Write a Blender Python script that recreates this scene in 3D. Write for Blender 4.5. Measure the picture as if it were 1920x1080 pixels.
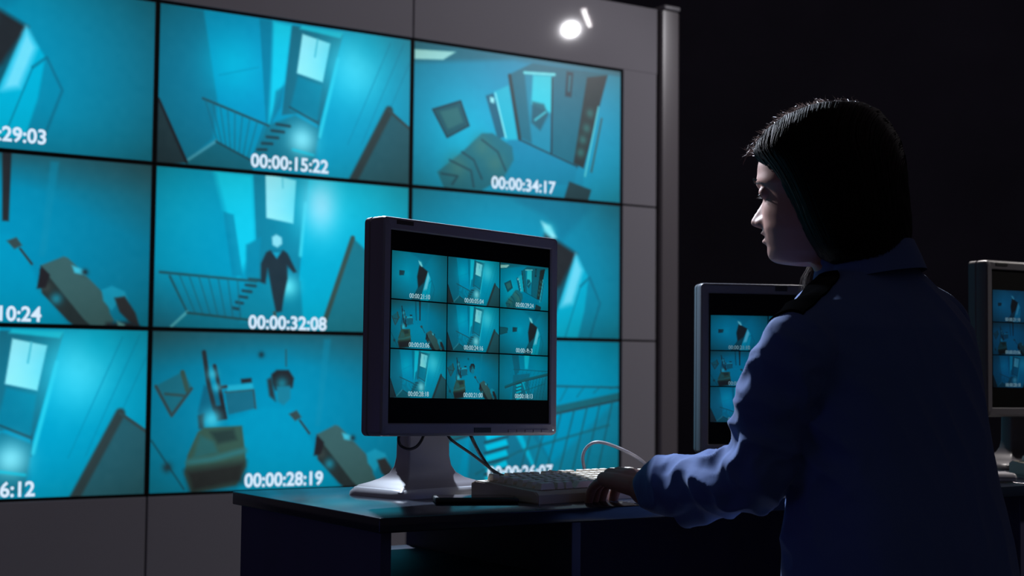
import bpy, bmesh, math, random
import numpy as np
from mathutils import Vector, Matrix, noise
from math import sin, cos, pi, radians
random.seed(7); RNG = np.random.default_rng(7)
for o in list(bpy.data.objects): bpy.data.objects.remove(o)
SC = bpy.context.scene; COL = SC.collection

# ------------------------------------------------------------------ camera
F_PX, PITCH, ROLL, CZ = 2788.4, 0.057028, 0.009695, 0.95      # camera 0.95 m above the floor
cd = bpy.data.cameras.new('camera'); cam = bpy.data.objects.new('camera', cd); COL.objects.link(cam)
cd.sensor_width = 36; cd.lens = F_PX / 1920 * 36
cam.location = (0, 0, CZ)
cam.rotation_mode = 'QUATERNION'
cam.rotation_quaternion = (Matrix.Rotation(PITCH + pi/2, 4, 'X') @ Matrix.Rotation(ROLL, 4, 'Z')).to_quaternion()
cd.dof.use_dof = True; cd.dof.focus_distance = 2.42; cd.dof.aperture_fstop = 6.3
cd.clip_start = .05
SC.camera = cam
# ------------------------------------------------------------------ world, exposure
SC.view_settings.view_transform = 'Standard'; SC.view_settings.look = 'None'
SC.view_settings.exposure = 0.0; SC.view_settings.gamma = 1.0; SC.view_settings.use_curve_mapping = False
w = bpy.data.worlds.new('world'); SC.world = w; w.use_nodes = True
w.node_tree.nodes['Background'].inputs[0].default_value = (.027, .023, .027, 1)
w.node_tree.nodes['Background'].inputs[1].default_value = 1.0
# ------------------------------------------------------------------ lights
def lamp(name, kind, loc, target, energy, color, size=.2, spot=60, blend=.5, sy=None):
    l = bpy.data.lights.new(name, kind); l.energy = energy; l.color = color
    if kind == 'AREA':
        l.size = size
        if sy: l.shape = 'RECTANGLE'; l.size_y = sy
    else: l.shadow_soft_size = size
    if kind == 'SPOT': l.spot_size = radians(spot); l.spot_blend = blend
    o = bpy.data.objects.new(name, l); COL.objects.link(o); o.location = loc
    d = Vector(target) - Vector(loc); o.rotation_euler = d.to_track_quat('-Z', 'Y').to_euler()
    return o
lamp('key_lamp', 'SPOT', (-.62, 4.2, 2.8), (.42, 2.28, 1.0), 690, (.70, .82, 1.0), .08, 40, .7)
lamp('wall_lamp', 'SPOT', (3.517, 5.315, 3.309), (.1, 5.9, 1.3), 150, (.97, .95, 1), .03, 66, .6)
lamp('wall_strip', 'AREA', (3.60, 5.40, 3.40), (.3, 6.5, 1.5), .42, (1, .95, .97), .022, sy=.13).rotation_euler.rotate_axis('Z', .35)
lamp('rear_lamp', 'SPOT', (1.0, 4.3, 2.5), (1.12, 3.1, .75), 120, (1, .93, .9), .06, 44, .7)
lamp('added_head_light', 'SPOT', (-1.0, 4.0, 2.3), (.40, 2.24, 1.33), 230, (.90, .90, 1.0), .05, 10, .8)  # added unseen spot that brightens the hair rim and the face
lamp('added_desk_fill', 'SPOT', (2.6, 3.3, 2.2), (1.1, 3.1, .75), 70, (1, .93, .88), .05, 34, .6)  # added unseen spot above the right desk, brightens the things on it
lamp('side_lamp', 'AREA', (-1.9, 1.75, .5), (-.4, 2.5, .5), .8, (.16, .18, 1.0), .7)

# ------------------------------------------------------------------ helpers
def ray(u, v):
    a = (u-960)/F_PX; b = -(v-540)/F_PX; c, s = cos(ROLL), sin(ROLL)
    x = a*c-b*s; y = a*s+b*c
    return np.array([x, cos(PITCH)-y*sin(PITCH), sin(PITCH)+y*cos(PITCH)])
def at(u, v, Y):
    r = ray(u, v); r = r*(Y/r[1]); return Vector((r[0], r[1], r[2]+CZ))
def lin(c): 
    c = np.asarray(c, float)/255; return np.where(c <= .04045, c/12.92, ((c+.055)/1.055)**2.4)
def sm(o, ang=35):
    for p in o.data.polygons: p.use_smooth = True
    try: o.data.set_sharp_from_angle(angle=radians(ang))
    except Exception: pass
def mat(name, col, rough=.6, metal=0, spec=.5, bump=None, vary=None, coat=0, sheen=0, sss=0, emit=None):
    m = bpy.data.materials.new(name); m.use_nodes = True; nt = m.node_tree; N = nt.nodes; L = nt.links
    b = N['Principled BSDF']; b.inputs['Base Color'].default_value = (*lin(col), 1)
    b.inputs['Roughness'].default_value = rough; b.inputs['Metallic'].default_value = metal
    b.inputs['Specular IOR Level'].default_value = spec; b.inputs['Coat Weight'].default_value = coat
    b.inputs['Sheen Weight'].default_value = sheen
    if sss: b.inputs['Subsurface Weight'].default_value = sss; b.inputs['Subsurface Radius'].default_value = (.01, .004, .002); b.inputs['Subsurface Scale'].default_value = 1
    if emit is not None:
        b.inputs['Emission Color'].default_value = (*lin(emit), 1); b.inputs['Emission Strength'].default_value = 1
    if vary or bump:
        tc = N.new('ShaderNodeTexCoord')
    if vary:   # (scale xyz, amount)
        mp = N.new('ShaderNodeMapping'); mp.inputs['Scale'].default_value = vary[0]; L.new(tc.outputs['Object'], mp.inputs[0])
        nz = N.new('ShaderNodeTexNoise'); nz.inputs['Scale'].default_value = 1; nz.inputs['Detail'].default_value = 6; L.new(mp.outputs[0], nz.inputs[0])
        mx = N.new('ShaderNodeMix'); mx.data_type = 'RGBA'; a = vary[1]
        mx.inputs[6].default_value = (*[x*(1-a) for x in lin(col)], 1); mx.inputs[7].default_value = (*[min(1, x*(1+a)) for x in lin(col)], 1)
        L.new(nz.outputs[0], mx.inputs[0]); L.new(mx.outputs[2], b.inputs['Base Color'])
    if bump:   # (scale, strength, dist)
        nz = N.new('ShaderNodeTexNoise'); nz.inputs['Scale'].default_value = bump[0]; nz.inputs['Detail'].default_value = 4; L.new(tc.outputs['Object'], nz.inputs[0])
        bp = N.new('ShaderNodeBump'); bp.inputs['Strength'].default_value = bump[1]; bp.inputs['Distance'].default_value = bump[2]
        L.new(nz.outputs[0], bp.inputs['Height']); L.new(bp.outputs[0], b.inputs['Normal'])
    return m
M = dict(
    plastic3=mat('dimmed_grey_plastic', (84, 82, 88), .4, spec=.5),  # grey plastic with colour darkened to offset bounced light on the far monitors
    panel=mat('surround_panel', (172, 168, 176), .035, spec=.5, vary=((.8, .8, .8), .06)),
    gap=mat('joint_dark', (20, 19, 22), .7),
    post=mat('post_paint', (124, 117, 122), .3, spec=.4, vary=((2, 2, .4), .06)),
    floor=mat('dark_floor', (60, 60, 66), .5, vary=((3, 3, 3), .2)),
    drape=mat('dark_wall', (112, 111, 126), .95, spec=.05, vary=((1.5, 1.5, 1.5), .3)),
    wood=mat('desk_laminate', (30, 38, 54), .17, spec=.5, vary=((1.6, 26, 26), .28), bump=(60, .02, .0006)),
    side=mat('desk_side', (58, 56, 88), .55, vary=((14, 14, 1.5), .15)),
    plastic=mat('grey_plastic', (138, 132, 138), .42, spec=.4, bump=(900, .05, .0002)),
    plastic2=mat('silver_plastic', (186, 184, 190), .35, spec=.5, bump=(900, .05, .0002)),
    black=mat('black_plastic', (14, 14, 16), .4),
    kb=mat('keyboard_plastic', (196, 184, 168), .5, vary=((20, 20, 20), .05)),
    key=mat('key_plastic', (226, 214, 196), .45),
    cable_b=mat('black_cable', (18, 18, 20), .35), cable_w=mat('grey_cable', (190, 182, 186), .4),
    skin=mat('skin', (172, 126, 112), .48, spec=.35, sss=.05, bump=(420, .12, .0004), vary=((30, 30, 30), .05)),
    lip=mat('lip', (150, 78, 80), .4), 
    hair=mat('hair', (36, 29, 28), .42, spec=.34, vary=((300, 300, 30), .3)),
    hair_rim_lit=mat('rim_lit_stray_hair', (178, 160, 154), .4, spec=.6), panelglass=mat('screen_glass', (10, 10, 11), .55, spec=.05),  # stray hairs far paler than the hair: rim light put into their colour
    hair_brown=mat('lit_brown_hair', (74, 50, 38), .5, spec=.3),  # light on the far lock put into a lighter brown
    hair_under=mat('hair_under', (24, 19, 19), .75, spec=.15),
    shirt=mat('blue_shirt_cotton', (82, 107, 166), .8, spec=.2, sheen=.15, bump=(700, .12, .0006), vary=((9, 9, 9), .07)),
    epau=mat('epaulette_black', (8, 8, 9), .95, spec=0),
    trouser=mat('grey_trousers', (150, 146, 143), .9, spec=.2, bump=(600, .2, .0006)),
    shoe=mat('black_shoe', (16, 15, 15), .4),
    seat=mat('chair_fabric', (22, 22, 26), .9, bump=(500, .3, .001)),
    glass=mat('phone_glass', (8, 9, 12), .06, spec=.9),
    eye=mat('eyeball', (210, 205, 205), .15), iris=mat('iris', (40, 26, 18), .15),
    text=mat('timestamp_glow', (0, 0, 0), .5, emit=(214, 236, 255)),
    text2=mat('timestamp_dim', (0, 0, 0), .5, emit=(165, 205, 215)),
    text3=mat('timestamp_dark', (0, 0, 0), .5, emit=(100, 135, 150)),
)
def scr_mat(name, rough=.35):
    m = bpy.data.materials.new(name); m.use_nodes = True; N = m.node_tree.nodes; L = m.node_tree.links
    b = N['Principled BSDF']; b.inputs['Base Color'].default_value = (.004, .004, .005, 1); b.inputs['Roughness'].default_value = rough
    b.inputs['Specular IOR Level'].default_value = .25
    a = N.new('ShaderNodeVertexColor'); a.layer_name = 'picture'; L.new(a.outputs[0], b.inputs['Emission Color']); b.inputs['Emission Strength'].default_value = 1
    return m
M['screen'] = scr_mat('lit_screen')

def link(name, me, m=None, parent=None, smooth=None):
    o = bpy.data.objects.new(name, me); COL.objects.link(o)
    if m is not None: me.materials.append(m)
    if parent is not None: o.parent = parent
    if smooth: sm(o, smooth)
    return o
def obj(name, bm, m=None, parent=None, smooth=None):
    bmesh.ops.recalc_face_normals(bm, faces=bm.faces)
    me = bpy.data.meshes.new(name); bm.to_mesh(me); bm.free()
    return link(name, me, m, parent, smooth)
def thing(name, label, cat, loc=(0, 0, 0), rz=0, group=None):
    o = bpy.data.objects.new(name, None); COL.objects.link(o); o.empty_display_size = .05
    o.location = loc; o.rotation_euler = (0, 0, rz); o['label'] = label; o['category'] = cat
    if group: o['group'] = group
    return o
def tag(o, label, cat, group=None):
    o['label'] = label; o['category'] = cat
    if group: o['group'] = group
    return o
def box(bm, c, s, R=None, bev=0, taper=None):
    r = bmesh.ops.create_cube(bm, size=1); vs = r['verts']
    for v in vs:
        v.co = Vector((v.co.x*s[0], v.co.y*s[1], v.co.z*s[2]))
        if taper and v.co.z > 0: v.co.x *= taper[0]; v.co.y *= taper[1]
    if bev:
        es = list({e for v in vs for e in v.link_edges})
        r2 = bmesh.ops.bevel(bm, geom=es, offset=bev, segments=3, profile=.5, affect='EDGES')
        vs = list(set(r2['verts']) | {v for v in vs if v.is_valid})
    for v in vs:
        if R is not None: v.co = R @ v.co
        v.co += Vector(c)
    return vs
def B(): return bmesh.new()
def loft(bm, rings, close=True, cap=True):
    V = [[bm.verts.new(p) for p in r] for r in rings]; n = len(V[0])
    for i in range(len(V)-1):
        for j in range(n if close else n-1):
            k = (j+1) % n
            try: bm.faces.new((V[i][j], V[i][k], V[i+1][k], V[i+1][j]))
            except ValueError: pass
    if cap and close: bm.faces.new(V[0][::-1]); bm.faces.new(V[-1])
    return V
def tube(bm, pts, radii, n=12, ends=True, flat=1.0, up=None):
    """round tube through pts with tapering radii and domed ends"""
    P = [Vector(p) for p in pts]; R = list(radii) if hasattr(radii, '__len__') else [radii]*len(P)
    T = []
    for i in range(len(P)):
        a = P[max(0, i-1)]; b = P[min(len(P)-1, i+1)]; T.append((b-a).normalized())
    u = Vector(up) if up else (Vector((0, 0, 1)) if abs(T[0].z) < .9 else Vector((1, 0, 0)))
    rings = []
    def ring(c, t, r):
        nonlocal u
        a = (u - t*u.dot(t)).normalized(); b = t.cross(a); u = a
        return [c + a*(cos(2*pi*k/n)*r*flat) + b*(sin(2*pi*k/n)*r) for k in range(n)]
    if ends:
        for q in (80, 55, 28): rings.append(ring(P[0]-T[0]*R[0]*sin(radians(q)), T[0], R[0]*cos(radians(q))))
    for p, t, r in zip(P, T, R): rings.append(ring(p, t, r))
    if ends:
        for q in (28, 55, 80): rings.append(ring(P[-1]+T[-1]*R[-1]*sin(radians(q)), T[-1], R[-1]*cos(radians(q))))
    loft(bm, rings)
def spline(pts, n=10):
    P = [Vector(p) for p in pts]; out = []
    for i in range(len(P)-1):
        p0 = P[max(0, i-1)]; p1 = P[i]; p2 = P[i+1]; p3 = P[min(len(P)-1, i+2)]
        for k in range(n):
            t = k/n; out.append(.5*((2*p1)+(p2-p0)*t+(2*p0-5*p1+4*p2-p3)*t*t+(3*p1-p0-3*p2+p3)*t**3))
    out.append(P[-1]); return out
def ell(bm, c, r, R=None, seg=20, rings=14):
    res = bmesh.ops.create_uvsphere(bm, u_segments=seg, v_segments=rings, radius=1)
    for v in res['verts']:
        v.co = Vector((v.co.x*r[0], v.co.y*r[1], v.co.z*r[2]))
        if R is not None: v.co = R @ v.co
        v.co += Vector(c)
def remesh(bm, voxel, smooth=4, fac=.5):
    bmesh.ops.recalc_face_normals(bm, faces=bm.faces)
    me = bpy.data.meshes.new('tmp'); bm.to_mesh(me); bm.free()
    o = bpy.data.objects.new('tmp', me); COL.objects.link(o)
    m = o.modifiers.new('r', 'REMESH'); m.mode = 'VOXEL'; m.voxel_size = voxel; m.use_smooth_shade = True
    if smooth: s = o.modifiers.new('s', 'SMOOTH'); s.iterations = smooth; s.factor = fac
    dg = bpy.context.evaluated_depsgraph_get()
    nm = bpy.data.meshes.new_from_object(o.evaluated_get(dg)); bpy.data.objects.remove(o); bpy.data.meshes.remove(me)
    for p in nm.polygons: p.use_smooth = True
    return nm
def displace(me, fn):
    n = len(me.vertices); co = np.empty(n*3, 'f'); no = np.empty(n*3, 'f')
    me.vertices.foreach_get('co', co); me.vertices.foreach_get('normal', no)
    co = co.reshape(-1, 3); no = no.reshape(-1, 3)
    d = np.array([fn(Vector(p), Vector(q)) for p, q in zip(co, no)], 'f')
    co += no*d[:, None]; me.vertices.foreach_set('co', co.ravel()); me.update()

# ------------------------------------------------------------------ CCTV pictures (shown on the screens)
def homog(quad):
    src = [(0, 0), (1, 0), (1, 1), (0, 1)]; A = []; b = []
    for (x, y), (u, v) in zip(quad, src):
        A.append([x, y, 1, 0, 0, 0, -u*x, -u*y]); b.append(u)
        A.append([0, 0, 0, x, y, 1, -v*x, -v*y]); b.append(v)
    h = np.linalg.solve(np.array(A, float), np.array(b, float)); H = np.append(h, 1).reshape(3, 3)
    def f(pts):
        p = np.atleast_2d(np.array(pts, float)); q = np.c_[p, np.ones(len(p))] @ H.T
        return q[:, :2]/q[:, 2:]
    return f
class Pic:
    """a picture painted on an nx x ny grid; u to the right, v down, both 0..1"""
    def __init__(s, nx, ny, bg, quad=None):
        u, v = np.meshgrid(np.linspace(0, 1, nx), np.linspace(0, 1, ny)); s.u = u.ravel(); s.v = v.ravel()
        s.nx = nx; s.ny = ny; s.c = np.tile(np.array(bg, float), (len(s.u), 1)); s.f = homog(quad) if quad else (lambda p: np.atleast_2d(np.array(p, float)))
        s.asp = 16/9
    def blend(s, a, col): s.c = s.c*(1-a[:, None]) + np.array(col, float)*a[:, None]
    def poly(s, pts, col, soft=.012, alpha=1.0):
        p = s.f(pts); X = s.u*s.asp; Y = s.v; px = p[:, 0]*s.asp; py = p[:, 1]
        inside = np.zeros(len(X), bool); dist = np.full(len(X), 9.)
        for i in range(len(px)):
            x1, y1 = px[i], py[i]; x2, y2 = px[(i+1) % len(px)], py[(i+1) % len(px)]
            dx, dy = x2-x1, y2-y1; L = dx*dx+dy*dy+1e-12
            t = np.clip(((X-x1)*dx+(Y-y1)*dy)/L, 0, 1); dist = np.minimum(dist, np.hypot(X-x1-t*dx, Y-y1-t*dy))
            cr = (y1 > Y) != (y2 > Y)
            with np.errstate(divide='ignore', invalid='ignore'): xi = (x2-x1)*(Y-y1)/(y2-y1+1e-15)+x1
            inside ^= cr & (X < xi)
        sd = np.where(inside, dist, -dist); s.blend(np.clip(sd/soft+.5, 0, 1)*alpha, col)
    def line(s, pts, col, wd=.01, soft=.008, alpha=1.0):
        p = s.f(pts); X = s.u*s.asp; Y = s.v; dist = np.full(len(X), 9.)
        for i in range(len(p)-1):
            x1, y1, x2, y2 = p[i, 0]*s.asp, p[i, 1], p[i+1, 0]*s.asp, p[i+1, 1]; dx, dy = x2-x1, y2-y1; L = dx*dx+dy*dy+1e-12
            t = np.clip(((X-x1)*dx+(Y-y1)*dy)/L, 0, 1); dist = np.minimum(dist, np.hypot(X-x1-t*dx, Y-y1-t*dy))
        s.blend(np.clip((wd/2-dist)/soft+.5, 0, 1)*alpha, col)
    def glow(s, c, r, col, alpha=1.0, sq=1.0):
        p = s.f([c])[0]; d = np.hypot((s.u-p[0])*s.asp, (s.v-p[1])*sq)/r; s.blend(np.exp(-d*d)*alpha, col)
    def grad(s, p0, p1, col, alpha=1.0):
        a, b = s.f([p0, p1]); d = b-a; t = np.clip(((s.u-a[0])*d[0]+(s.v-a[1])*d[1])/(d@d), 0, 1); s.blend(t*alpha, col)
K = dict(hi=(150, 238, 255), br=(16, 208, 242), lt=(0, 182, 222), md=(2, 150, 192), dm=(12, 118, 152), dk=(22, 92, 116), vd=(34, 62, 72), bk=(32, 40, 46))

def pic_stairwell(nx, ny, shift=0):
    P = Pic(nx, ny, K['md'], [(297, 4), (773, 74), (770, 343), (294, 303)]); q = P
    q.poly([(290, 0), (380, 17), (408, 185), (400, 260), (345, 310), (290, 310)], (14, 124, 158), .03)
    q.poly([(380, 17), (486, 33), (500, 232), (408, 188)], (0, 152, 198), .01)
    q.glow((440, 120), .2, K['lt'], .9); q.line([(410, 140), (485, 125)], (0, 140, 180), .008, alpha=.6)
    q.poly([(486, 33), (512, 37), (512, 230), (500, 232)], (4, 132, 170), .01)
    q.poly([(512, 38), (548, 45), (536, 150), (505, 232), (510, 120)], K['br'], .03, .9)
    q.poly([(518, 170), (534, 160), (528, 200), (510, 230)], K['dm'], .02, .7)
    q.poly([(548, 46), (646, 62), (603, 236), (560, 212), (530, 215)], (22, 110, 136), .012)
    q.poly([(560, 142), (606, 160), (598, 226), (545, 205)], (8, 126, 158), .02)
    q.poly([(568, 46), (646, 60), (640, 70), (562, 52)], (20, 190, 220), .015)
    q.poly([(568, 62), (621, 80), (607, 153), (558, 136)], K['hi'], .012)
    q.line([(597, 72), (592, 105)], (80, 190, 215), .012)
    q.line([(545, 200), (603, 232)], K['vd'], .012, alpha=.7); q.line([(600, 225), (600, 260)], K['dk'], .012)
    q.poly([(646, 62), (780, 70), (775, 350), (600, 340), (600, 240)], (0, 160, 202), .012)
    q.line([(636, 110), (602, 255)], (40, 205, 235), .022, .02)
    q.glow((668, 128), .17, (96, 222, 255), 1, .9); q.glow((668, 128), .3, K['br'], .5); q.glow((700, 80), .12, K['lt'], .5)
    for x in (0, 26, 52): q.line([(735+x, 80), (655+x, 270)], (6, 140, 178), .008, alpha=.6)
    q.poly([(733, 205), (780, 246), (775, 350), (662, 345)], (38, 100, 116), .012)
    q.line([(733, 206), (664, 340)], (48, 70, 74), .06, .02); q.line([(733, 206), (775, 243)], (50, 80, 86), .02)
    q.poly([(350, 302), (405, 262), (470, 300), (480, 330), (350, 320)], (20, 110, 134), .01)
    q.poly([(500, 235), (555, 215), (600, 240), (590, 320), (470, 312)], (18, 122, 150), .02)
    q.glow((569, 262), .10, (120, 228, 250), 1); q.line([(552, 280), (590, 290)], K['br'], .012, .02)
    for k in range(5): q.line([(545-11*k, 236+11*k), (520-9*k, 232+12*k)], K['vd'], .018, .012, .9)
    q.line([(380, 184), (505, 235)], (34, 84, 98), .016)
    for k in range(9):
        t = k/8; q.line([(384+t*114, 186+t*46), (408+t*66, 264+t*36)], (26, 104, 128), .008, alpha=.7)
    q.line([(352, 300), (406, 264)], (60, 160, 190), .018); q.line([(406, 265), (472, 300)], (30, 80, 94), .014)
    q.poly([(290, 180), (350, 305), (290, 310)], (38, 66, 74), .012)
    q.line([(295, 185), (350, 304)], (34, 46, 52), .02)
    return P
def pic_stairman(nx, ny):
    P = Pic(nx, ny, (2, 156, 196), [(293, 309), (770, 350), (767, 630), (288, 616)]); q = P
    q.glow((340, 380), .25, (4, 170, 208), .6); q.grad((330, 500), (290, 620), (22, 110, 140), .9)
    q.poly([(400, 315), (475, 325), (482, 470), (448, 520), (430, 430)], K['br'], .05, .9)
    q.poly([(418, 396), (438, 402), (456, 520), (436, 520)], (6, 138, 176), .015, .8)
    q.poly([(475, 325), (580, 335), (563, 540), (485, 530)], (14, 132, 164), .012)
    q.poly([(462, 460), (490, 445), (485, 530), (462, 525)], (8, 140, 176), .02)
    q.poly([(498, 322), (556, 336), (551, 419), (500, 408)], K['hi'], .012); q.line([(530, 328), (531, 350)], (90, 200, 225), .01)
    q.poly([(580, 335), (780, 350), (775, 640), (560, 625), (563, 520)], (0, 172, 210), .015)
    q.line([(574, 380), (565, 480)], (60, 215, 240), .02, .02); q.glow((605, 385), .24, K['br'], .8); q.glow((605, 385), .13, (140, 228, 255), 1, .7); q.glow((690, 380), .25, K['br'], .4)
    q.poly([(664, 446), (720, 500), (780, 470), (775, 640), (605, 625)], (24, 122, 144), .015)
    q.line([(664, 447), (612, 605)], (52, 84, 84), .035, .012)
    q.poly([(340, 592), (350, 588), (470, 605), (480, 640), (320, 640)], (12, 126, 156), .01)
    q.poly([(470, 520), (565, 530), (570, 600), (450, 610)], (10, 138, 170), .02)
    q.glow((541, 540), .07, (90, 225, 245), 1)
    for k in range(6): q.line([(488-8*k, 528+11*k), (468-6*k, 526+11*k)], K['vd'], .018, .012, .9)
    q.line([(300, 512), (482, 530)], (30, 92, 106), .016)
    for k in range(8):
        t = k/7; q.line([(318+t*128, 515+t*12), (352+t*100, 588+t*12)], (26, 106, 126), .009, alpha=.8)
    q.line([(318, 520), (352, 590)], (30, 92, 106), .012); q.line([(322, 616), (352, 588)], (70, 180, 205), .016); q.line([(352, 590), (468, 604)], (34, 84, 92), .014)
    # a person in dark overalls and a pale cap
    q.poly([(496, 482), (507, 470), (534, 470), (546, 482), (548, 505), (494, 505)], (16, 120, 150), .012)
    q.poly([(500, 474), (508, 470), (520, 486), (532, 470), (540, 476), (552, 500), (558, 512), (552, 514), (540, 500), (541, 525), (534, 560), (530, 588), (519, 590), (512, 556), (503, 505), (499, 535), (490, 532), (490, 496)], (34, 56, 68), .014)
    q.poly([(512, 474), (527, 474), (520, 486)], (20, 160, 196), .01)
    q.poly([(511, 445), (519, 440), (529, 446), (530, 458), (521, 465), (512, 460)], (130, 220, 240), .014)
    q.line([(516, 590), (518, 600)], (60, 90, 90), .02)
    return P
def pic_corridor(nx, ny, du=0, left_pic=False, dv=0):
    P = Pic(nx, ny, (8, 140, 176)); q = P; D = lambda pts: [(a+du, b+dv) for a, b in pts]
    q.glow((.38+du, .45), .45, (0, 160, 200), .8); q.grad((.8+du, .1), (1.25, 0), (26, 98, 122), .9); q.grad((.3, .6), (.1, 1.1), (18, 112, 144), .6)
    q.poly(D([(.36, -.05), (.62, .12), (.7, .3), (.9, -.05)]), (6, 128, 164), .05, .8)
    q.poly(D([(.46, 1.05), (.60, .72), (.72, .40), (.80, .46), (.70, .80), (.64, 1.05)]), (18, 90, 110), .02)
    q.poly(D([(.62, .24), (.78, .38), (.70, .62), (.60, .74), (.58, .5)]), (36, 46, 52), .04)
    q.poly(D([(.775, .385), (.84, .55), (.82, .8), (.78, 1.05), (.63, 1.05), (.70, .72)]), (0, 176, 214), .02)
    q.poly(D([(.775, .385), (.81, .50), (.76, .75), (.70, .78)]), (110, 220, 250), .05, .95)
    q.line(D([(.80, .62), (.845, .55), (.90, .74), (.84, 1.05)]), (16, 110, 140), .016, .014, .8); q.line(D([(.80, .62), (.72, 1.02)]), (12, 118, 148), .01, alpha=.7)
    q.poly(D([(.60, .16), (.645, .19), (.675, .27), (.655, .28), (.62, .23)]), (160, 240, 255), .03)
    q.glow((.64+du, .22), .05, (90, 225, 245), .6)
    if left_pic: q.poly(D([(-.20, .40), (.16, .43), (.15, .53), (-.20, .66)]), (20, 98, 116), .012); q.line(D([(-.20, .40), (.16, .43), (.15, .53), (-.20, .66)]), (26, 66, 78), .012)
    else: q.poly(D([(-.1, .33), (.01, .35), (.0, .53), (-.1, .55)]), (26, 82, 98), .012)
    q.poly(D([(.26, .40), (.36, .40), (.345, .50), (.26, .51)]), (30, 70, 84), .012); q.glow((.4+du, .46), .1, K['lt'], .5)
    return P
def pic_bedroom(nx, ny):
    P = Pic(nx, ny, (0, 148, 190), [(779, 79), (1168, 133), (1166, 380), (777, 345)]); q = P
    q.glow((880, 250), .35, (0, 182, 220), .9)
    q.poly([(770, 70), (1175, 130), (1175, 142), (965, 112), (775, 118)], (20, 122, 150), .04)
    q.poly([(779, 94), (856, 98), (832, 113), (779, 112)], (160, 242, 252), .012)
    q.poly([(955, 140), (1000, 118), (1145, 138), (1085, 318), (975, 262)], (20, 112, 136), .012)
    q.poly([(955, 262), (975, 258), (1085, 312), (1080, 345), (960, 350), (900, 340)], (0, 140, 180), .02)
    q.poly([(985, 138), (1040, 140), (1036, 290), (1000, 275)], (10, 142, 176), .02); q.poly([(1001, 140), (1039, 142), (1036, 212), (998, 195)], (40, 205, 228), .02)
    q.line([(985, 136), (1042, 139)], (110, 225, 240), .02)
    q.poly([(1000, 190), (1022, 195), (1030, 215), (1015, 245), (998, 230)], (24, 88, 106), .02, .8); q.line([(1005, 225), (1025, 210)], (60, 190, 210), .014)
    q.line([(1038, 145), (1036, 288)], (24, 60, 74), .016)
    q.line([(957, 142), (976, 260)], (34, 66, 74), .03); q.line([(976, 262), (1085, 312)], (24, 70, 84), .012)
    q.poly([(1065, 133), (1078, 135), (1074, 182), (1062, 180)], (28, 62, 76), .012); q.poly([(1069, 140), (1074, 141), (1071, 172), (1067, 171)], (30, 120, 140), .01)
    q.poly([(1104, 144), (1144, 140), (1098, 316), (1078, 306)], (38, 58, 62), .012)
    for p in ((1110, 212), (1103, 240), (1096, 262), (1092, 286)): q.glow(p, .035, (50, 130, 130), .7)
    q.poly([(1144, 140), (1175, 145), (1175, 390), (1095, 380), (1098, 316), (1125, 210)], (0, 158, 200), .015)
    q.line([(1132, 222), (1112, 322)], (50, 100, 106), .016); q.line([(1126, 200), (1100, 330)], (80, 205, 225), .014)
    q.poly([(912, 180), (926, 175), (950, 255), (935, 262)], (20, 104, 132), .012); q.poly([(920, 182), (928, 184), (928, 194), (921, 192)], (150, 235, 245), .012)
    q.poly([(928, 172), (955, 160), (972, 262), (950, 262)], (20, 184, 214), .015); q.line([(930, 175), (950, 258)], (130, 235, 250), .012)
    q.poly([(813, 206), (865, 190), (881, 236), (840, 258)], (26, 94, 110), .010); q.line([(813, 206), (865, 190), (881, 236), (840, 258), (813, 206)], (26, 66, 80), .012); q.poly([(826, 210), (860, 201), (870, 230), (842, 243)], (46, 116, 124), .02)
    q.poly([(822, 322), (868, 285), (905, 250), (925, 250), (962, 275), (965, 300), (945, 335), (905, 356), (835, 352)], (26, 116, 136), .015)
    for a, r in (((860, 312), .09), ((905, 275), .08), ((930, 305), .08)): q.glow(a, r, (60, 128, 130), .8)
    for l in ([(868, 285), (890, 300), (905, 335)], [(845, 300), (885, 320), (890, 350)], [(905, 262), (935, 285), (950, 320)], [(830, 325), (860, 330), (850, 345)]): q.line(l, (30, 76, 90), .014, .012, .9)
    q.poly([(1070, 340), (1112, 356), (1106, 376), (1060, 372)], (34, 74, 84), .012)
    return P
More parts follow.
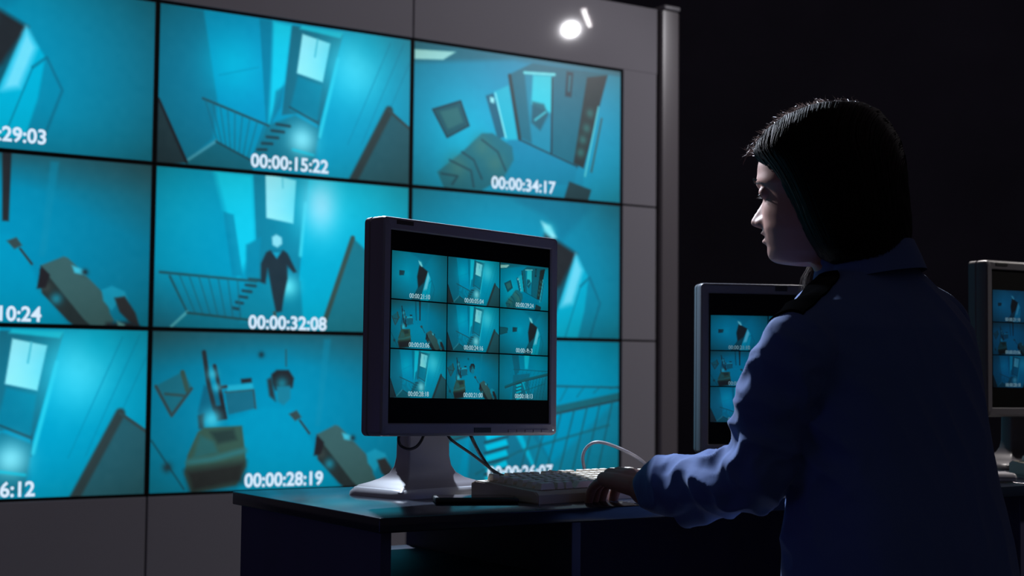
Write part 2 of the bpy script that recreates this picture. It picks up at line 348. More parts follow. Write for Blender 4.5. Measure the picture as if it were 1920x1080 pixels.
def pic_office(nx, ny, man=True, dark=.55):
    P = Pic(nx, ny, (6, 128, 164), [(287, 626), (768, 636), (764, 906), (279, 926)]); q = P
    q.glow((520, 760), .5, (0, 152, 194), .7)
    q.grad((330, 700), (270, 600), (60, 84, 86), dark+.2); q.grad((650, 720), (800, 600), (60, 84, 86), dark+.3); q.grad((480, 690), (480, 610), (46, 84, 94), dark)
    q.poly([(428, 790), (500, 765), (560, 770), (602, 860), (650, 925), (450, 925)], (0, 150, 190), .03, .9)
    q.poly([(612, 640), (625, 640), (605, 800), (595, 800)], (14, 140, 176), .02, .6)
    # bed
    q.poly([(290, 728), (345, 700), (361, 730), (322, 782)], (26, 112, 134), .012); q.line([(292, 728), (318, 775), (322, 782), (360, 732)], (48, 76, 82), .02); q.line([(310, 742), (345, 745)], (46, 84, 90), .018); q.line([(343, 702), (352, 735)], (52, 88, 84), .03)
    # tall shelf and table with computer
    q.poly([(372, 775), (384, 725), (420, 740), (425, 780), (380, 792)], (14, 104, 134), .02)
    q.poly([(424, 738), (478, 733), (482, 768), (430, 780)], (24, 108, 134), .010); q.line([(424, 738), (478, 733), (482, 768)], (50, 74, 80), .010)
    q.poly([(428, 726), (476, 722), (478, 732), (428, 737)], (30, 170, 204), .015)
    q.poly([(454, 714), (474, 712), (475, 720), (455, 722)], (36, 44, 50), .012)
    q.line([(384, 665), (392, 720), (404, 770)], (40, 54, 60), .03); q.line([(404, 690), (414, 735), (424, 785)], (40, 44, 50), .026); q.poly([(400, 765), (422, 762), (428, 788), (408, 792)], (34, 40, 46), .012); q.line([(412, 730), (426, 728)], (50, 60, 64), .02)
    q.glow((400, 705), .035, (60, 190, 220), .8); q.glow((408, 730), .03, (60, 190, 220), .7)
    q.poly([(372, 782), (384, 778), (384, 808), (374, 806)], (40, 60, 66), .02); q.glow((398, 788), .06, (60, 196, 226), 1)
    # armchair
    q.poly([(372, 812), (384, 804), (456, 800), (462, 850), (464, 875), (445, 910), (360, 925), (346, 890), (352, 855)], (54, 92, 84), .012)
    q.poly([(395, 812), (440, 806), (446, 826), (410, 834)], (40, 66, 66), .03); q.poly([(376, 818), (402, 830), (410, 850), (362, 862)], (44, 104, 108), .03)
    q.line([(354, 868), (400, 862), (460, 846)], (50, 118, 124), .035, .03); q.poly([(348, 884), (462, 866), (456, 905), (360, 925)], (40, 48, 48), .06)
    if man:
        q.poly([(512, 705), (522, 697), (545, 697), (555, 712), (552, 730), (520, 735), (514, 722)], (36, 44, 50), .014); q.glow((532, 722), .04, (30, 120, 140), 1)
        q.poly([(522, 728), (548, 726), (548, 750), (535, 762), (524, 755)], (26, 128, 156), .015); q.poly([(504, 715), (512, 710), (520, 755), (508, 745)], (40, 58, 66), .02); q.line([(540, 660), (540, 690)], (40, 80, 86), .008); q.glow((493, 669), .02, K['bk'], .8)
    else:
        q.poly([(537, 618), (552, 618), (548, 745), (538, 745)], (38, 46, 52), .012); q.poly([(500, 618), (512, 618), (515, 745), (508, 745)], (20, 92, 116), .015)
    q.poly([(545, 778), (560, 771), (569, 784), (557, 791)], (52, 78, 82), .012); q.line([(566, 790), (584, 814)], (44, 60, 64), .014)
    # long table
    q.poly([(596, 822), (600, 862), (640, 905), (672, 930), (720, 930), (660, 870), (610, 815)], (40, 56, 58), .012)
    q.glow((622, 870), .035, (30, 150, 180), .8); q.glow((606, 852), .03, (60, 76, 76), .8)
    q.poly([(597, 816), (633, 798), (640, 800), (700, 860), (705, 888), (712, 900), (690, 925), (664, 900)], (58, 100, 104), .012)
    q.poly([(598, 816), (592, 855), (606, 852), (612, 830)], (36, 40, 46), .012)
    q.poly([(646, 812), (664, 818), (668, 828), (650, 824)], (60, 190, 220), .015); q.glow((666, 822), .02, K['bk'], .9)
    q.poly([(692, 850), (708, 842), (728, 850), (735, 870), (715, 872), (708, 884), (695, 868)], (20, 156, 194), .015)
    q.poly([(712, 862), (728, 858), (745, 885), (752, 910), (735, 900), (720, 885)], (48, 56, 58), .015)
    q.poly([(700, 905), (740, 900), (764, 915), (764, 935), (690, 935)], (40, 48, 52), .03); q.poly([(716, 900), (728, 905), (738, 930), (722, 930)], (80, 150, 160), .015)
    q.line([(283, 828), (345, 918)], (20, 90, 110), .012); q.glow((313, 878), .03, (40, 60, 66), .9)
    return P
def pic_stairs(nx, ny):
    P = Pic(nx, ny, (0, 144, 184)); q = P
    q.poly([(-.05, -.05), (.24, -.05), (.30, .45), (.2, 1.05), (-.05, 1.05)], (8, 136, 172), .03)
    q.poly([(.24, -.05), (.38, -.05), (.42, .32), (.32, .5)], (16, 112, 142), .02)
    q.poly([(.50, -.05), (.62, -.05), (.58, .30), (.52, .30)], K['br'], .05, .9); q.glow((.8, .2), .3, (0, 156, 196), .7)
    q.poly([(.28, .45), (.62, .40), (.58, 1.05), (.26, 1.05)], (18, 116, 146), .03)
    for k in range(6): q.poly([(.34, .60+.075*k), (.44, .56+.075*k), (.45, .60+.075*k), (.35, .64+.075*k)], (0, 190, 226), .012); q.line([(.34, .655+.075*k), (.45, .615+.075*k)], (26, 76, 92), .016)
    q.poly([(.44, .55), (.52, .58), (.68, .95), (.58, .95)], (0, 190, 226), .02, .8)
    q.poly([(.50, .62), (.56, .60), (.72, 1.05), (.62, 1.05)], (14, 116, 146), .02, .8)
    q.poly([(.55, 1.05), (.98, .45), (1.05, .5), (1.05, 1.05)], (16, 124, 154), .05, .7)
    q.line([(.28, .32), (1.0, .34)], (24, 96, 116), .014)
    q.line([(.12, .72), (.42, .58), (1.02, .40)], (26, 104, 120), .055, .014); q.line([(.12, .745), (.42, .61), (1.02, .43)], (40, 66, 74), .014)
    for k in range(7): q.line([(.58+.065*k, .55-.02*k), (.50+.065*k, .98-.0*k)], (26, 92, 108), .014, alpha=.8)
    for k in range(8): q.line([(.40+.085*k, .33), (.36+.085*k, .56-.03*k)], (22, 104, 126), .01, alpha=.7)
    q.line([(.30, .95), (.50, .80), (.95, .62)], (26, 96, 112), .02, alpha=.6)
    return P
def screen_mesh(name, P, W, H, gain=(1, 1, 1), curve=1.0):
    """a flat glass rectangle (local x right, z up) carrying its picture"""
    nx, ny = P.nx, P.ny
    r2 = ((P.u-.5)*1.9)**2+((P.v-.48)*1.9)**2; vg = np.clip(.30*r2**1.3, 0, .6)[:, None]
    gn = np.random.default_rng(3).normal(0, 1, (ny//6+2, nx//6+2)); gx = P.u*(nx//6); gy = P.v*(ny//6); ix = gx.astype(int); iy = gy.astype(int); fx = gx-ix; fy = gy-iy
    mot = (gn[iy, ix]*(1-fx)*(1-fy)+gn[iy, ix+1]*fx*(1-fy)+gn[iy+1, ix]*(1-fx)*fy+gn[iy+1, ix+1]*fx*fy)[:, None]
    bright = np.clip((P.c[:, 1:2]-60)/150, 0, 1)
    PC = P.c*(1-.5*vg)+np.array([22, 16, -8])*vg*bright; PC = (PC-90)*1.07+90+mot*.9+np.array([4, 0, 0])
    co = np.zeros((nx*ny, 3), 'f'); co[:, 0] = (P.u-.5)*W; co[:, 2] = (.5-P.v)*H
    i = np.arange((nx-1)*(ny-1)); r = i//(nx-1); c = i % (nx-1); a = r*nx+c
    fc = np.stack([a, a+nx, a+nx+1, a+1], 1).astype('i')
    me = bpy.data.meshes.new(name); me.vertices.add(nx*ny); me.vertices.foreach_set('co', co.ravel())
    me.loops.add(fc.size); me.loops.foreach_set('vertex_index', fc.ravel())
    me.polygons.add(len(fc)); me.polygons.foreach_set('loop_start', np.arange(0, fc.size, 4, dtype='i'))
    me.update(calc_edges=True)
    at_ = me.color_attributes.new('picture', 'FLOAT_COLOR', 'POINT')
    col = lin(np.clip(PC, 0, 255))*np.array(gain); at_.data.foreach_set('color', np.c_[col, np.ones(len(col))].astype('f').ravel())
    me.materials.append(M['screen']); return me
def text_mesh(s, size, m, off=.0, xs=1.0):
    cu = bpy.data.curves.new('t', 'FONT'); cu.body = s; cu.size = size; cu.align_x = 'CENTER'; cu.align_y = 'CENTER'; cu.offset = off; cu.extrude = size*.004; cu.resolution_u = 3
    o = bpy.data.objects.new('t', cu); COL.objects.link(o)
    me = bpy.data.meshes.new_from_object(o.evaluated_get(bpy.context.evaluated_depsgraph_get())); bpy.data.objects.remove(o); bpy.data.curves.remove(cu)
    me.transform(Matrix.Rotation(pi/2, 4, 'X') @ Matrix.Diagonal((xs, 1, 1, 1))); me.materials.clear(); me.materials.append(m); return me

# ------------------------------------------------------------------ room shell
YAW = 0.57993; PH = .62; PW = PH*16/9                       # the video wall: panel height and width
WO = Vector((-2.16908*PH, 8.9445*PH, -.75531*PH+CZ)); WD = Vector((cos(YAW), sin(YAW), 0)); WN = Vector((sin(YAW), -cos(YAW), 0))
def wp(u, v, out=0): return WO + WD*(u*PW) + Vector((0, 0, v*PH)) + WN*out
RW = Matrix.Rotation(YAW, 3, 'Z')
def struct(o): o['kind'] = 'structure'; return o
bm = B(); box(bm, (0, 4, -.05), (14, 14, .1)); struct(obj('floor', bm, M['floor']))
bm = B(); box(bm, (0, 10.9, 2), (14, .1, 4)); struct(obj('wall_back', bm, M['drape']))
bm = B(); box(bm, (6.9, 4, 2), (.1, 13.7, 4)); struct(obj('wall_right', bm, M['drape']))
# grey panelled partition that carries the screens: backing + separate facing panels with joints
vb = -(WO.z)/PH                                              # floor level in panel units
bm = B()
def wbox(bm, u0, u1, v0, v1, d0, d1, bev=0):
    c = (wp(u0, v0, d0)+wp(u1, v1, d1))/2; box(bm, c, ((u1-u0)*PW, abs(d1-d0), (v1-v0)*PH), RW, bev)
wbox(bm, -1.62, 2.195, vb, 3.5, -.34, -.03); struct(obj('wall_partition', bm, M['gap']))
bm = B(); g = .006
cols = [(-1.6, -1), (-1, 0), (0, 1), (1, 2), (2, 2.182)]
rows = [(vb, 0), (0, 1), (1, 2), (2, 3), (3, 3.5)]
for ci, (a, b) in enumerate(cols):
    for ri, (c, d) in enumerate(rows):
        if 1 <= ci <= 3 and 1 <= ri <= 3: continue
        a2, b2, c2, d2 = a+g/2, b-g/2, c+g, d-(g if ri < 4 else 0)
        if (ci, ri) == (3, 4): b2 = 2.182
        if (ci, ri) == (4, 4): continue
        if (ci, ri) == (4, 3): d2 = 3.0+g
        wbox(bm, a2, b2, c2, d2, -.03, 0, .003)
struct(obj('wall_panelling', bm, M['panel']))
bm = B()
pc = (wp(2.203, vb, -.12)+wp(2.315, 3.5, -.12))/2
pw = (2.315-2.203)*PW
prof = [(-pw/2, -.02), (-pw/2, .115), (-pw/2+.008, .124), (-pw*.25, .126), (pw*.3, .124), (pw/2-.02, .118), (pw/2, .10), (pw/2, -.02)]
rr = []
for z in (0.0, WO.z+3.5*PH):
    rr.append([wp(2.259, 0, -.12)*1 + WD*x + WN*y - Vector((0, 0, wp(2.259, 0).z - z)) for x, y in prof])
loft(bm, rr); struct(obj('trim_1', bm, M['post'], smooth=30))
bm = B(); c = wp(2.262, 3.53, -.06); box(bm, c, (pw*.8, .13, .022), RW, .009); struct(obj('trim_2', bm, M['plastic2'], smooth=40))

# ------------------------------------------------------------------ the nine wall screens
NX, NY = 288, 162
A1 = pic_corridor(NX, NY, -.215, False, -.12); A2 = pic_corridor(NX, NY, 0, True); Bp = pic_stairwell(NX, NY); Mn = pic_stairman(NX, NY)
Cp = pic_bedroom(NX, NY); D1 = pic_office(NX, NY, True, .45); D0 = pic_office(NX, NY, False, .55); Ep = pic_stairs(NX, NY)
wall_pics = {(0, 0): A1, (0, 1): Bp, (0, 2): Cp, (1, 0): D0, (1, 1): Mn, (1, 2): A2, (2, 0): Bp, (2, 1): D1, (2, 2): Ep}
desc = {(0, 0): 'wall screen top left showing a blue corridor, stamped 29:03', (0, 1): 'wall screen top middle showing an empty stairwell, stamped 00:00:15:22',
        (0, 2): 'wall screen top right showing a bedroom with picture frame, stamped 00:00:34:17', (1, 0): 'wall screen middle left showing a long table in an office, stamped 10:24',
        (1, 1): 'centre wall screen showing a man walking from the stairs, stamped 00:00:32:08', (1, 2): 'wall screen middle right showing a corridor, behind the big monitor',
        (2, 0): 'wall screen bottom left showing a window above a stairwell, stamped 6:12', (2, 1): 'wall screen bottom middle showing an office with armchair, stamped 00:00:28:19',
        (2, 2): 'wall screen bottom right showing stair railings, stamped 26:07'}
stamps = {(0, 0): ('00:00:29:03', (88, 259), 0), (0, 1): ('00:00:15:22', (545, 308), 1), (0, 2): ('00:00:34:17', (983, 348), 1), (1, 0): ('00:00:10:24', (78, 591), 0),
          (1, 1): ('00:00:32:08', (541, 607), 1), (2, 0): ('00:00:26:12', (66, 918), 0), (2, 1): ('00:00:28:19', (534, 900), 1), (2, 2): ('00:00:26:07', (1037, 884), 0)}
me_cache = {}
def wall_uv(x, y):
    r = Vector(ray(x, y)); o = Vector((0, 0, CZ)); t = (WO-o).dot(WN)/r.dot(WN); d = o+r*t-WO
    return d.dot(WD)/PW, d.z/PH
for (r, c), P in wall_pics.items():
    ctr = wp(c-.5, 2.5-r, -.002)
    t = thing('wall_screen', desc[(r, c)], 'screen', ctr, YAW, 'screens of the video wall')
    bm = B(); box(bm, (0, .03, 0), (PW-.004, .05, PH-.004), None, .002); box(bm, (0, .08, 0), (PW*.7, .06, PH*.7)); obj('casing', bm, M['gap'], t)
    k = id(P)
    if k not in me_cache: me_cache[k] = screen_mesh('picture', P, PW*.981, PH*.972, (.98, .98, .98))
    s = link('display', me_cache[k], None, t); s.location = (0, .0035, 0)
    if (r, c) in stamps:
        tx, (px, py), ctrd = stamps[(r, c)]; u, v = wall_uv(px, py)
        me = text_mesh(tx, .0735, M['text'], .0018, .98); xs = np.array([q.co.x for q in me.vertices]); wdt = xs.max()-xs.min()
        x = (u-(c-.5))*PW - (0 if ctrd else wdt/2); o = link('timestamp', me, None, t); o.location = (x, .0018, (v-(2.5-r))*PH)

# ------------------------------------------------------------------ desks
N0 = Vector((-.186, 2.147, .74)); DP = Vector((-sin(YAW), cos(YAW), 0))     # near corner of the desk top, and the direction of its depth
def dk(a, p, z=0): return Vector((N0.x, N0.y, 0)) + WD*a + DP*p + Vector((0, 0, z))
def desk(a0, width, depth, label, divider=True):
    t = thing('desk', label, 'desk', dk(a0, 0), YAW, 'dark laminate desks set side by side')
    bm = B(); box(bm, (width/2, depth/2, .729), (width, depth, .022), None, .002); obj('desktop', bm, M['wood'], t, 40)
    for x in ((.022, width-.022) if not divider else (.022, width-.022)):
        bm = B(); box(bm, (x, depth/2+.006, .359), (.018, depth-.03, .718), None, .0015); obj('side_panel', bm, M['side'], t)
    if divider:
        bm = B(); box(bm, (.354, depth/2+.004, .359), (.018, depth-.012, .718), None, .0015); obj('divider_panel', bm, M['side'], t)
        bm = B(); box(bm, (.188, depth/2+.01, .621), (.313, depth-.03, .018), None, .0015); obj('shelf', bm, M['side'], t)
        bm = B(); box(bm, (.188, depth/2+.01, .10), (.313, depth-.03, .018), None, .0015); obj('shelf', bm, M['side'], t)
        bm = B(); box(bm, ((width-.04+.37)/2, depth-.06, .52), (width-.04-.37, .016, .38), None, .0015); obj('modesty_panel', bm, M['side'], t)
    else:
        bm = B(); box(bm, (width/2, depth-.06, .52), (width-.07, .016, .38), None, .0015); obj('modesty_panel', bm, M['side'], t)
    return t
desk(0, 1.47, .54, 'dark desk with open shelf bay, nearest desk, the woman sits at it')
desk(1.475, 1.3, .54, 'dark desk at the right edge of the picture behind the woman', False)

# ------------------------------------------------------------------ monitors
cells = [[pic_corridor(96, 72, -.13), pic_stairwell(96, 72), pic_bedroom(96, 72)], [pic_office(96, 72, False, .3), pic_stairwell(96, 72), pic_corridor(96, 72, 0, True)],
         [pic_stairwell(96, 72), pic_office(96, 72, True, .3), pic_stairs(96, 72)]]
mtimes = [['00:00:21:10', '00:00:05:04', '00:00:29:24'], ['00:00:03:06', '00:00:24:16', '00:00:-9:-3'], ['00:00:28:18', '00:00:21:00', '00:00:18:13']]
def monitor(face, yaw, tilt, roll, W, H, label, plastic, gain, tm, base_z, back, depth=.045, light=False, mtc=(3, 3), blk=(.768, .012), plate=None):
    """face = centre of the front of the casing; base stands on the desk below"""
    t = thing('computer_monitor', label, 'monitor', (face[0], face[1], base_z), yaw, 'grey flat monitors on the desks')
    Rt = Matrix.Rotation(tilt, 4, 'X') @ Matrix.Rotation(roll, 4, 'Y'); zc = face[2]-base_z
    def place(o): o.matrix_local = Matrix.Translation((0, 0, zc)) @ Rt
    # casing: frame with rounded edges and a tapered back
    bz = .019; sw, sh = W-2*bz, H-2*bz-.004
    bm = B(); n = 8
    def rr(w_, h_, r, y):
        pts = []
        for cx, cz, a0 in ((w_/2-r, h_/2-r, 0), (-w_/2+r, h_/2-r, 90), (-w_/2+r, -h_/2+r, 180), (w_/2-r, -h_/2+r, 270)):
            for k in range(n+1): a = radians(a0+90*k/n); pts.append(Vector((cx+r*cos(a), y, cz+r*sin(a))))
        return pts
    loft(bm, [rr(sw, sh, .001, .012), rr(sw, sh, .001, .003), rr(sw+.004, sh+.004, .002, .0005), rr(W-.01, H-.01, .006, 0), rr(W-.003, H-.003, .008, .002), rr(W, H, .009, .007), rr(W, H, .009, .030),
              rr(W-.004, H-.004, .009, .032), rr(W-.004, H-.004, .009, .033), rr(W, H, .009, .035), rr(W, H, .01, depth), rr(W-.03, H-.03, .02, depth+.010), rr(W*.6, H*.6, .02, depth+.022), rr(W*.58, H*.58, .02, depth+.03)], cap=False)
    bm.verts.ensure_lookup_table(); nn = 4*(n+1); bm.faces.new(list(bm.verts)[-nn:])
    cs = obj('casing', bm, plastic, t, 30); place(cs)
    bm = B(); box(bm, (0, .0075, 0), (sw+.004, .006, sh+.004)); sg = obj('screen_glass', bm, M['panelglass'], t); place(sg)
    # the nine pictures in a letterboxed 4:3 block
    cw = (sw-.006)/3; chh = sh*blk[0]/3; zof = sh*blk[1]
    for i in range(3):
        for j in range(3):
            if j >= mtc[1]: continue
            k = ('m', i, j, gain)
            if k not in me_cache: me_cache[k] = screen_mesh('picture', cells[i][j], cw-.0022, chh-.0022, gain)
            o = link('camera_picture', me_cache[k], None, t); loc = Vector(((j-1)*cw, .0038, (1-i)*chh+zof))
            o.matrix_local = Matrix.Translation((0, 0, zc)) @ Rt @ Matrix.Translation(loc)
            tme = text_mesh(mtimes[i][j], .0112, tm, .0, .88); x = o.matrix_local
            o2 = link('timestamp', tme, None, o); o2.location = (0, -.0006, -chh*.41)
    bm = B(); box(bm, (plate if plate is not None else -W/2+.047, -.0002, H/2-.0085), (.036 if plate is None else .026, .0016, .007 if plate is None else .012), None, .0005); o = obj('brand_plate', bm, M['black'], t); place(o)
    bm = B(); box(bm, (.02, -.0002, -H/2+.0095), (.040, .0016, .0085), None, .0005); o = obj('badge', bm, M['black'], t); place(o)
    for k in range(5):
        bm = B(); box(bm, (W/2-.118+.021*k, -.0005, -H/2+.008), (.018, .002, .005), None, .0006); o = obj('button', bm, plastic, t); place(o)
    bm = B(); ell(bm, (W/2-.012, -.0003, -H/2+.009), (.0014, .001, .0014)); o = obj('power_light', bm, M['text2'], t); place(o)
    # neck flaring into the base
    zt = zc - H/2 + .05; bm = B(); rings = []
    def rrect(w_, d_, z, yc, r=.004):
        pts = []; r = min(r, w_/2-.001, d_/2-.001)
        for cx, cy, a0 in ((w_/2-r, d_/2-r, 0), (-w_/2+r, d_/2-r, 90), (-w_/2+r, -d_/2+r, 180), (w_/2-r, -d_/2+r, 270)):
            for k in range(7): a = radians(a0+15*k); pts.append(Vector((cx+r*cos(a), yc+cy+r*sin(a), z)))
        return pts
    hb = .014
    for z, w_, d_, yc in ((hb-.003, .224, .126, -.006), (hb+.003, .205, .116, -.005), (hb+.007, .172, .098, -.003), (hb+.013, .138, .074, 0), (hb+.022, .114, .052, 0), (hb+.034, .102, .040, 0), (hb+.05, .097, .035, 0), (zt*.8, .094, .034, 0), (zt, .094, .034, 0)):
        rings.append(rrect(w_, d_, z, back+yc))
    loft(bm, rings); obj('neck', bm, plastic, t, 32)
    bm = B(); rings = [rrect(.24, .155, 0, back-.004, .03), rrect(.238, .153, .006, back-.004, .03), rrect(.226, .142, .0135, back-.004, .03), rrect(.220, .136, .0145, back-.004, .03)]
    loft(bm, rings); obj('base', bm, M['plastic2'] if light else plastic, t, 50)
    bm = B(); box(bm, (0, back-.028, zc), (.09, .04, .09), None, .006); obj('hinge_block', bm, M['black'], t)
    return t
mon = monitor((-.0614, 2.508, CZ+.0699), .8064, -.019, .0189, .418, .352, 'grey monitor with nine camera pictures standing nearest, left of the seated woman', M['plastic'], (.62, .66, .62), M['text2'], .74, .125, light=True)
m2c = at(1495, 693, 3.08)
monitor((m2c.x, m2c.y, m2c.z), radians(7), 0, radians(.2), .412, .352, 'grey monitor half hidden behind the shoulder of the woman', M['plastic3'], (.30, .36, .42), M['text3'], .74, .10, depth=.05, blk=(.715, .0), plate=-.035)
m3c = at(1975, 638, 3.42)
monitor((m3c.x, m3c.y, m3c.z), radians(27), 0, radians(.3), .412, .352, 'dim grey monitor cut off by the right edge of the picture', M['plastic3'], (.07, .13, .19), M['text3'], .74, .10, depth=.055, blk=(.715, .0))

# ------------------------------------------------------------------ keyboards
def keyboard(loc, yaw, label, cat='keyboard', nrows=6):
    t = thing('keyboard', label, cat, loc, yaw, 'beige keyboards')
    L_, D_ = .452, .168; bm = B()
    prof = [(0, 0), (0, .014), (.006, .019), (.012, .0195), (D_-.012, .029), (D_, .024), (D_, 0)]
    loft(bm, [[Vector((x, y, z)) for y, z in prof] for x in (0, L_)]); bmesh.ops.bevel(bm, geom=[e for e in bm.edges if abs(e.verts[0].co.x-e.verts[1].co.x) < 1e-6], offset=.002, segments=2, affect='EDGES')
    obj('body', bm, M['kb'], t, 40)
    bm = B(); box(bm, (.5*L_, .5*D_, .0235), (L_-.028, D_-.04, .004), Matrix.Rotation(.06, 3, 'X')); obj('key_bed', bm, M['kb'], t)
    slope = .0095/(D_-.024)
    def mk(w_):
        b = B(); box(b, (0, 0, .0055), (w_-.0028, .0162, .011), None, .0012, taper=(.80, .74)); me = bpy.data.meshes.new('key'); b.to_mesh(me); b.free(); me.materials.append(M['key']); return me
    m1, m2, msp = mk(.0192), mk(.036), mk(.11)
    y0 = .022
    for r in range(6):
        y = y0+r*.0225+(.004 if r == 5 else 0); x = .016
        lay = {0: [2, 1, 1, 6, 1, 1, 1, 2, 1, 1, 1, 2, 1], 1: [2]+[1]*10+[2]+[-.6]+[1]+[-.8]+[1]*4, 2: [2]+[1]*11+[1.2]+[-4]+[1]*4, 3: [1.5]+[1]*12+[1]+[-.5]+[1]*3+[-.3]+[1]*3, 4: [1]*13+[2]+[-.3]+[1]*3+[-.2]+[1]*3, 5: [1, -.8]+[1]*4+[-.4]+[1]*4+[-.4]+[1]*4+[-.4]+[1]*3}[r]
        for q in lay:
            w_ = .0192*abs(q)
            if q > 0 and x+w_ < L_-.008:
                o = link('key', m1 if q < 1.4 else (m2 if q < 3 else msp), None, t); o.location = (x+w_/2, y, .0205+slope*(y-.012)); o.rotation_euler = (slope*1.2, 0, 0)
                if q in (1.5,): o.scale = (.8, 1, 1)
            x += w_
    return t
KY = radians(41.5)
keyboard((.045, 2.398, .74), KY, 'beige keyboard under the hand of the woman, beside the nearest monitor')
k2 = at(1972, 880, 3.12); k2.z = .74
keyboard((k2.x, k2.y, .74), radians(12), 'beige keyboard at the right edge of the picture')

# ------------------------------------------------------------------ small things and cables
t = thing('smartphone', 'black glossy phone lying on the desk in front of the monitor stand', 'phone', dk(.205, .185, .74), radians(8))
bm = B(); box(bm, (.06, 0, .005), (.135, .066, .009), None, .0035); obj('body', bm, M['black'], t, 40)
bm = B(); box(bm, (.06, 0, .0098), (.122, .058, .0012), None, .0004); obj('glass', bm, M['glass'], t)
s = at(1843, 907, 2.93)
t = thing('silver_case', 'long silver case with a rounded end lying before the stand at the right edge', 'case', (.893, 2.975, .74), radians(3))
bm = B(); box(bm, (.06, .03, .0105), (.12, .06, .019), None, .008); obj('shell', bm, M['plastic2'], t, 40)
bm = B(); box(bm, (.06, .03, .0105), (.1215, .0612, .001), None, .0002); obj('seam', bm, M['black'], t)
def cable(pts, r, m, label):
    bm = B(); tube(bm, spline(pts, 10), r, 8); o = obj('cable', bm, m, None, 60); return tag(o, label, 'cable')
cable([at(838, 812, 2.60), at(848, 826, 2.60), at(885, 852, 2.63), at(922, 880, 2.66), at(950, 897, 2.68), dk(.52, .44, .744), dk(.6, .50, .744)], .0027, M['cable_b'], 'left one of two black cables running from the monitor down to the desk')
cable([at(880, 808, 2.62), at(886, 824, 2.62), at(903, 856, 2.66), at(925, 884, 2.70), at(955, 895, 2.72), dk(.56, .47, .744), dk(.66, .51, .744)], .0031, M['cable_b'], 'right one of two black cables, bending twice from the monitor to the desk')
cable([at(750, 812, 2.55), at(747, 824, 2.55), at(752, 836, 2.55), at(766, 842, 2.54), at(780, 838, 2.53), at(790, 826, 2.52), at(796, 812, 2.52)], .0026, M['cable_b'], 'short cable loop hanging under the monitor beside its neck')
cable([at(1104, 902, 2.86), at(1096, 880, 2.86), at(1093, 855, 2.86), at(1103, 836, 2.85), at(1122, 829, 2.84), at(1150, 836, 2.83), at(1185, 852, 2.82), at(1208, 868, 2.86), at(1216, 880, 2.89), at(1219, 888, 2.90)], .0030, M['cable_w'], 'pale grey cable arching up behind the keyboard')
cable([at(1026, 897, 2.66), at(1026, 886, 2.66), at(1031, 883, 2.66), at(1037, 886, 2.66), at(1038, 897, 2.66)], .002, M['cable_b'], 'small black cable ring standing behind the keyboard')
cable([at(1884, 868, 3.62), at(1900, 858, 3.62), at(1935, 842, 3.64), dk(2.3, .50, .80)], .0024, M['cable_b'], 'thin black cable behind the monitor stand at the right edge')

# ------------------------------------------------------------------ the woman
fT = Vector((-.68, .733, 0)).normalized(); lT = Vector((-fT.y, fT.x, 0))
person = thing('person', 'woman in a blue uniform shirt seated at the desk, hand on the keyboard', 'person', (.55, 2.18, 0))
inv = Vector((.55, 2.18, 0))
def rel(me):
    me.transform(Matrix.Translation(-inv)); return me
HO = at(1540, 360, 2.22); kpx = 2.22/F_PX*1.012
HA = radians(24); hF = Vector((-cos(HA), sin(HA), 0)); hL = Vector((-sin(HA), -cos(HA), 0)); hU = Vector((0, 0, 1))   # face turned a little past profile
def hp(x, y, s=0): return HO + hF*((1540-x)*kpx*1.024) + hU*((360-y)*kpx) + hL*s
def sect(rows, n, ang=64, exp=2.2, nose=None, pole=True):
    rows = np.array(rows, float); tt = np.arange(len(rows)); T = np.linspace(0, len(rows)-1, n)
    R = np.stack([np.interp(T, tt, rows[:, k]) for k in range(rows.shape[1])], 1)
    for _ in range(2): R[1:-1] = R[1:-1]*.5+(R[:-2]+R[2:])*.25
    out = []
    for r in R:
        ring = []
        for k in range(ang):
            a = 2*pi*k/ang; ca, sa = cos(a), sin(a)
            cc = math.copysign(abs(ca)**(2/exp), ca); ss = math.copysign(abs(sa)**(2/exp), sa)
            f = (cc+1)/2; x = r[2]+(r[0]-r[2])*f; y = r[3]+(r[1]-r[3])*f; s = r[4]*ss
            if nose and ca > 0: x -= nose(r[1], s)
            ring.append(hp(x, y, s))
        out.append(ring)
    return out
face_rows = [(1545, 209, 1575, 208, .012), (1500, 222, 1622, 215, .038), (1462, 245, 1650, 240, .058), (1439, 270, 1668, 275, .069), (1428, 293, 1674, 305, .073), (1424.5, 310, 1676, 320, .0745),
    (1424, 325, 1676, 335, .075), (1421.5, 337, 1675, 352, .075), (1421, 343, 1674, 360, .0745), (1426, 351, 1672, 370, .073), (1433, 360, 1668, 382, .072), (1435, 371, 1662, 396, .071), (1435.5, 385, 1655, 410, .070), (1436, 400, 1648, 424, .069),
    (1436, 412, 1642, 434, .067), (1435.5, 421, 1636, 441, .0655), (1435, 427, 1632, 447, .064), (1436, 433, 1628, 452, .062), (1437, 439, 1624, 456, .060), (1437.5, 443, 1621, 459, .059), (1438.5, 447, 1618, 462, .058),
    (1440, 455, 1614, 467, .056), (1441.5, 462, 1610, 472, .054), (1442, 470, 1606, 478, .052), (1443, 478, 1603, 484, .049), (1447.5, 486, 1600, 490, .047), (1457, 491.5, 1598, 496, .046), (1470, 494, 1598, 502, .046), (1488, 490.5, 1600, 508, .047), (1508, 487, 1603, 515, .048), (1524, 497, 1610, 530, .050), (1540, 530, 1622, 565, .055), (1552, 570, 1635, 600, .06)]
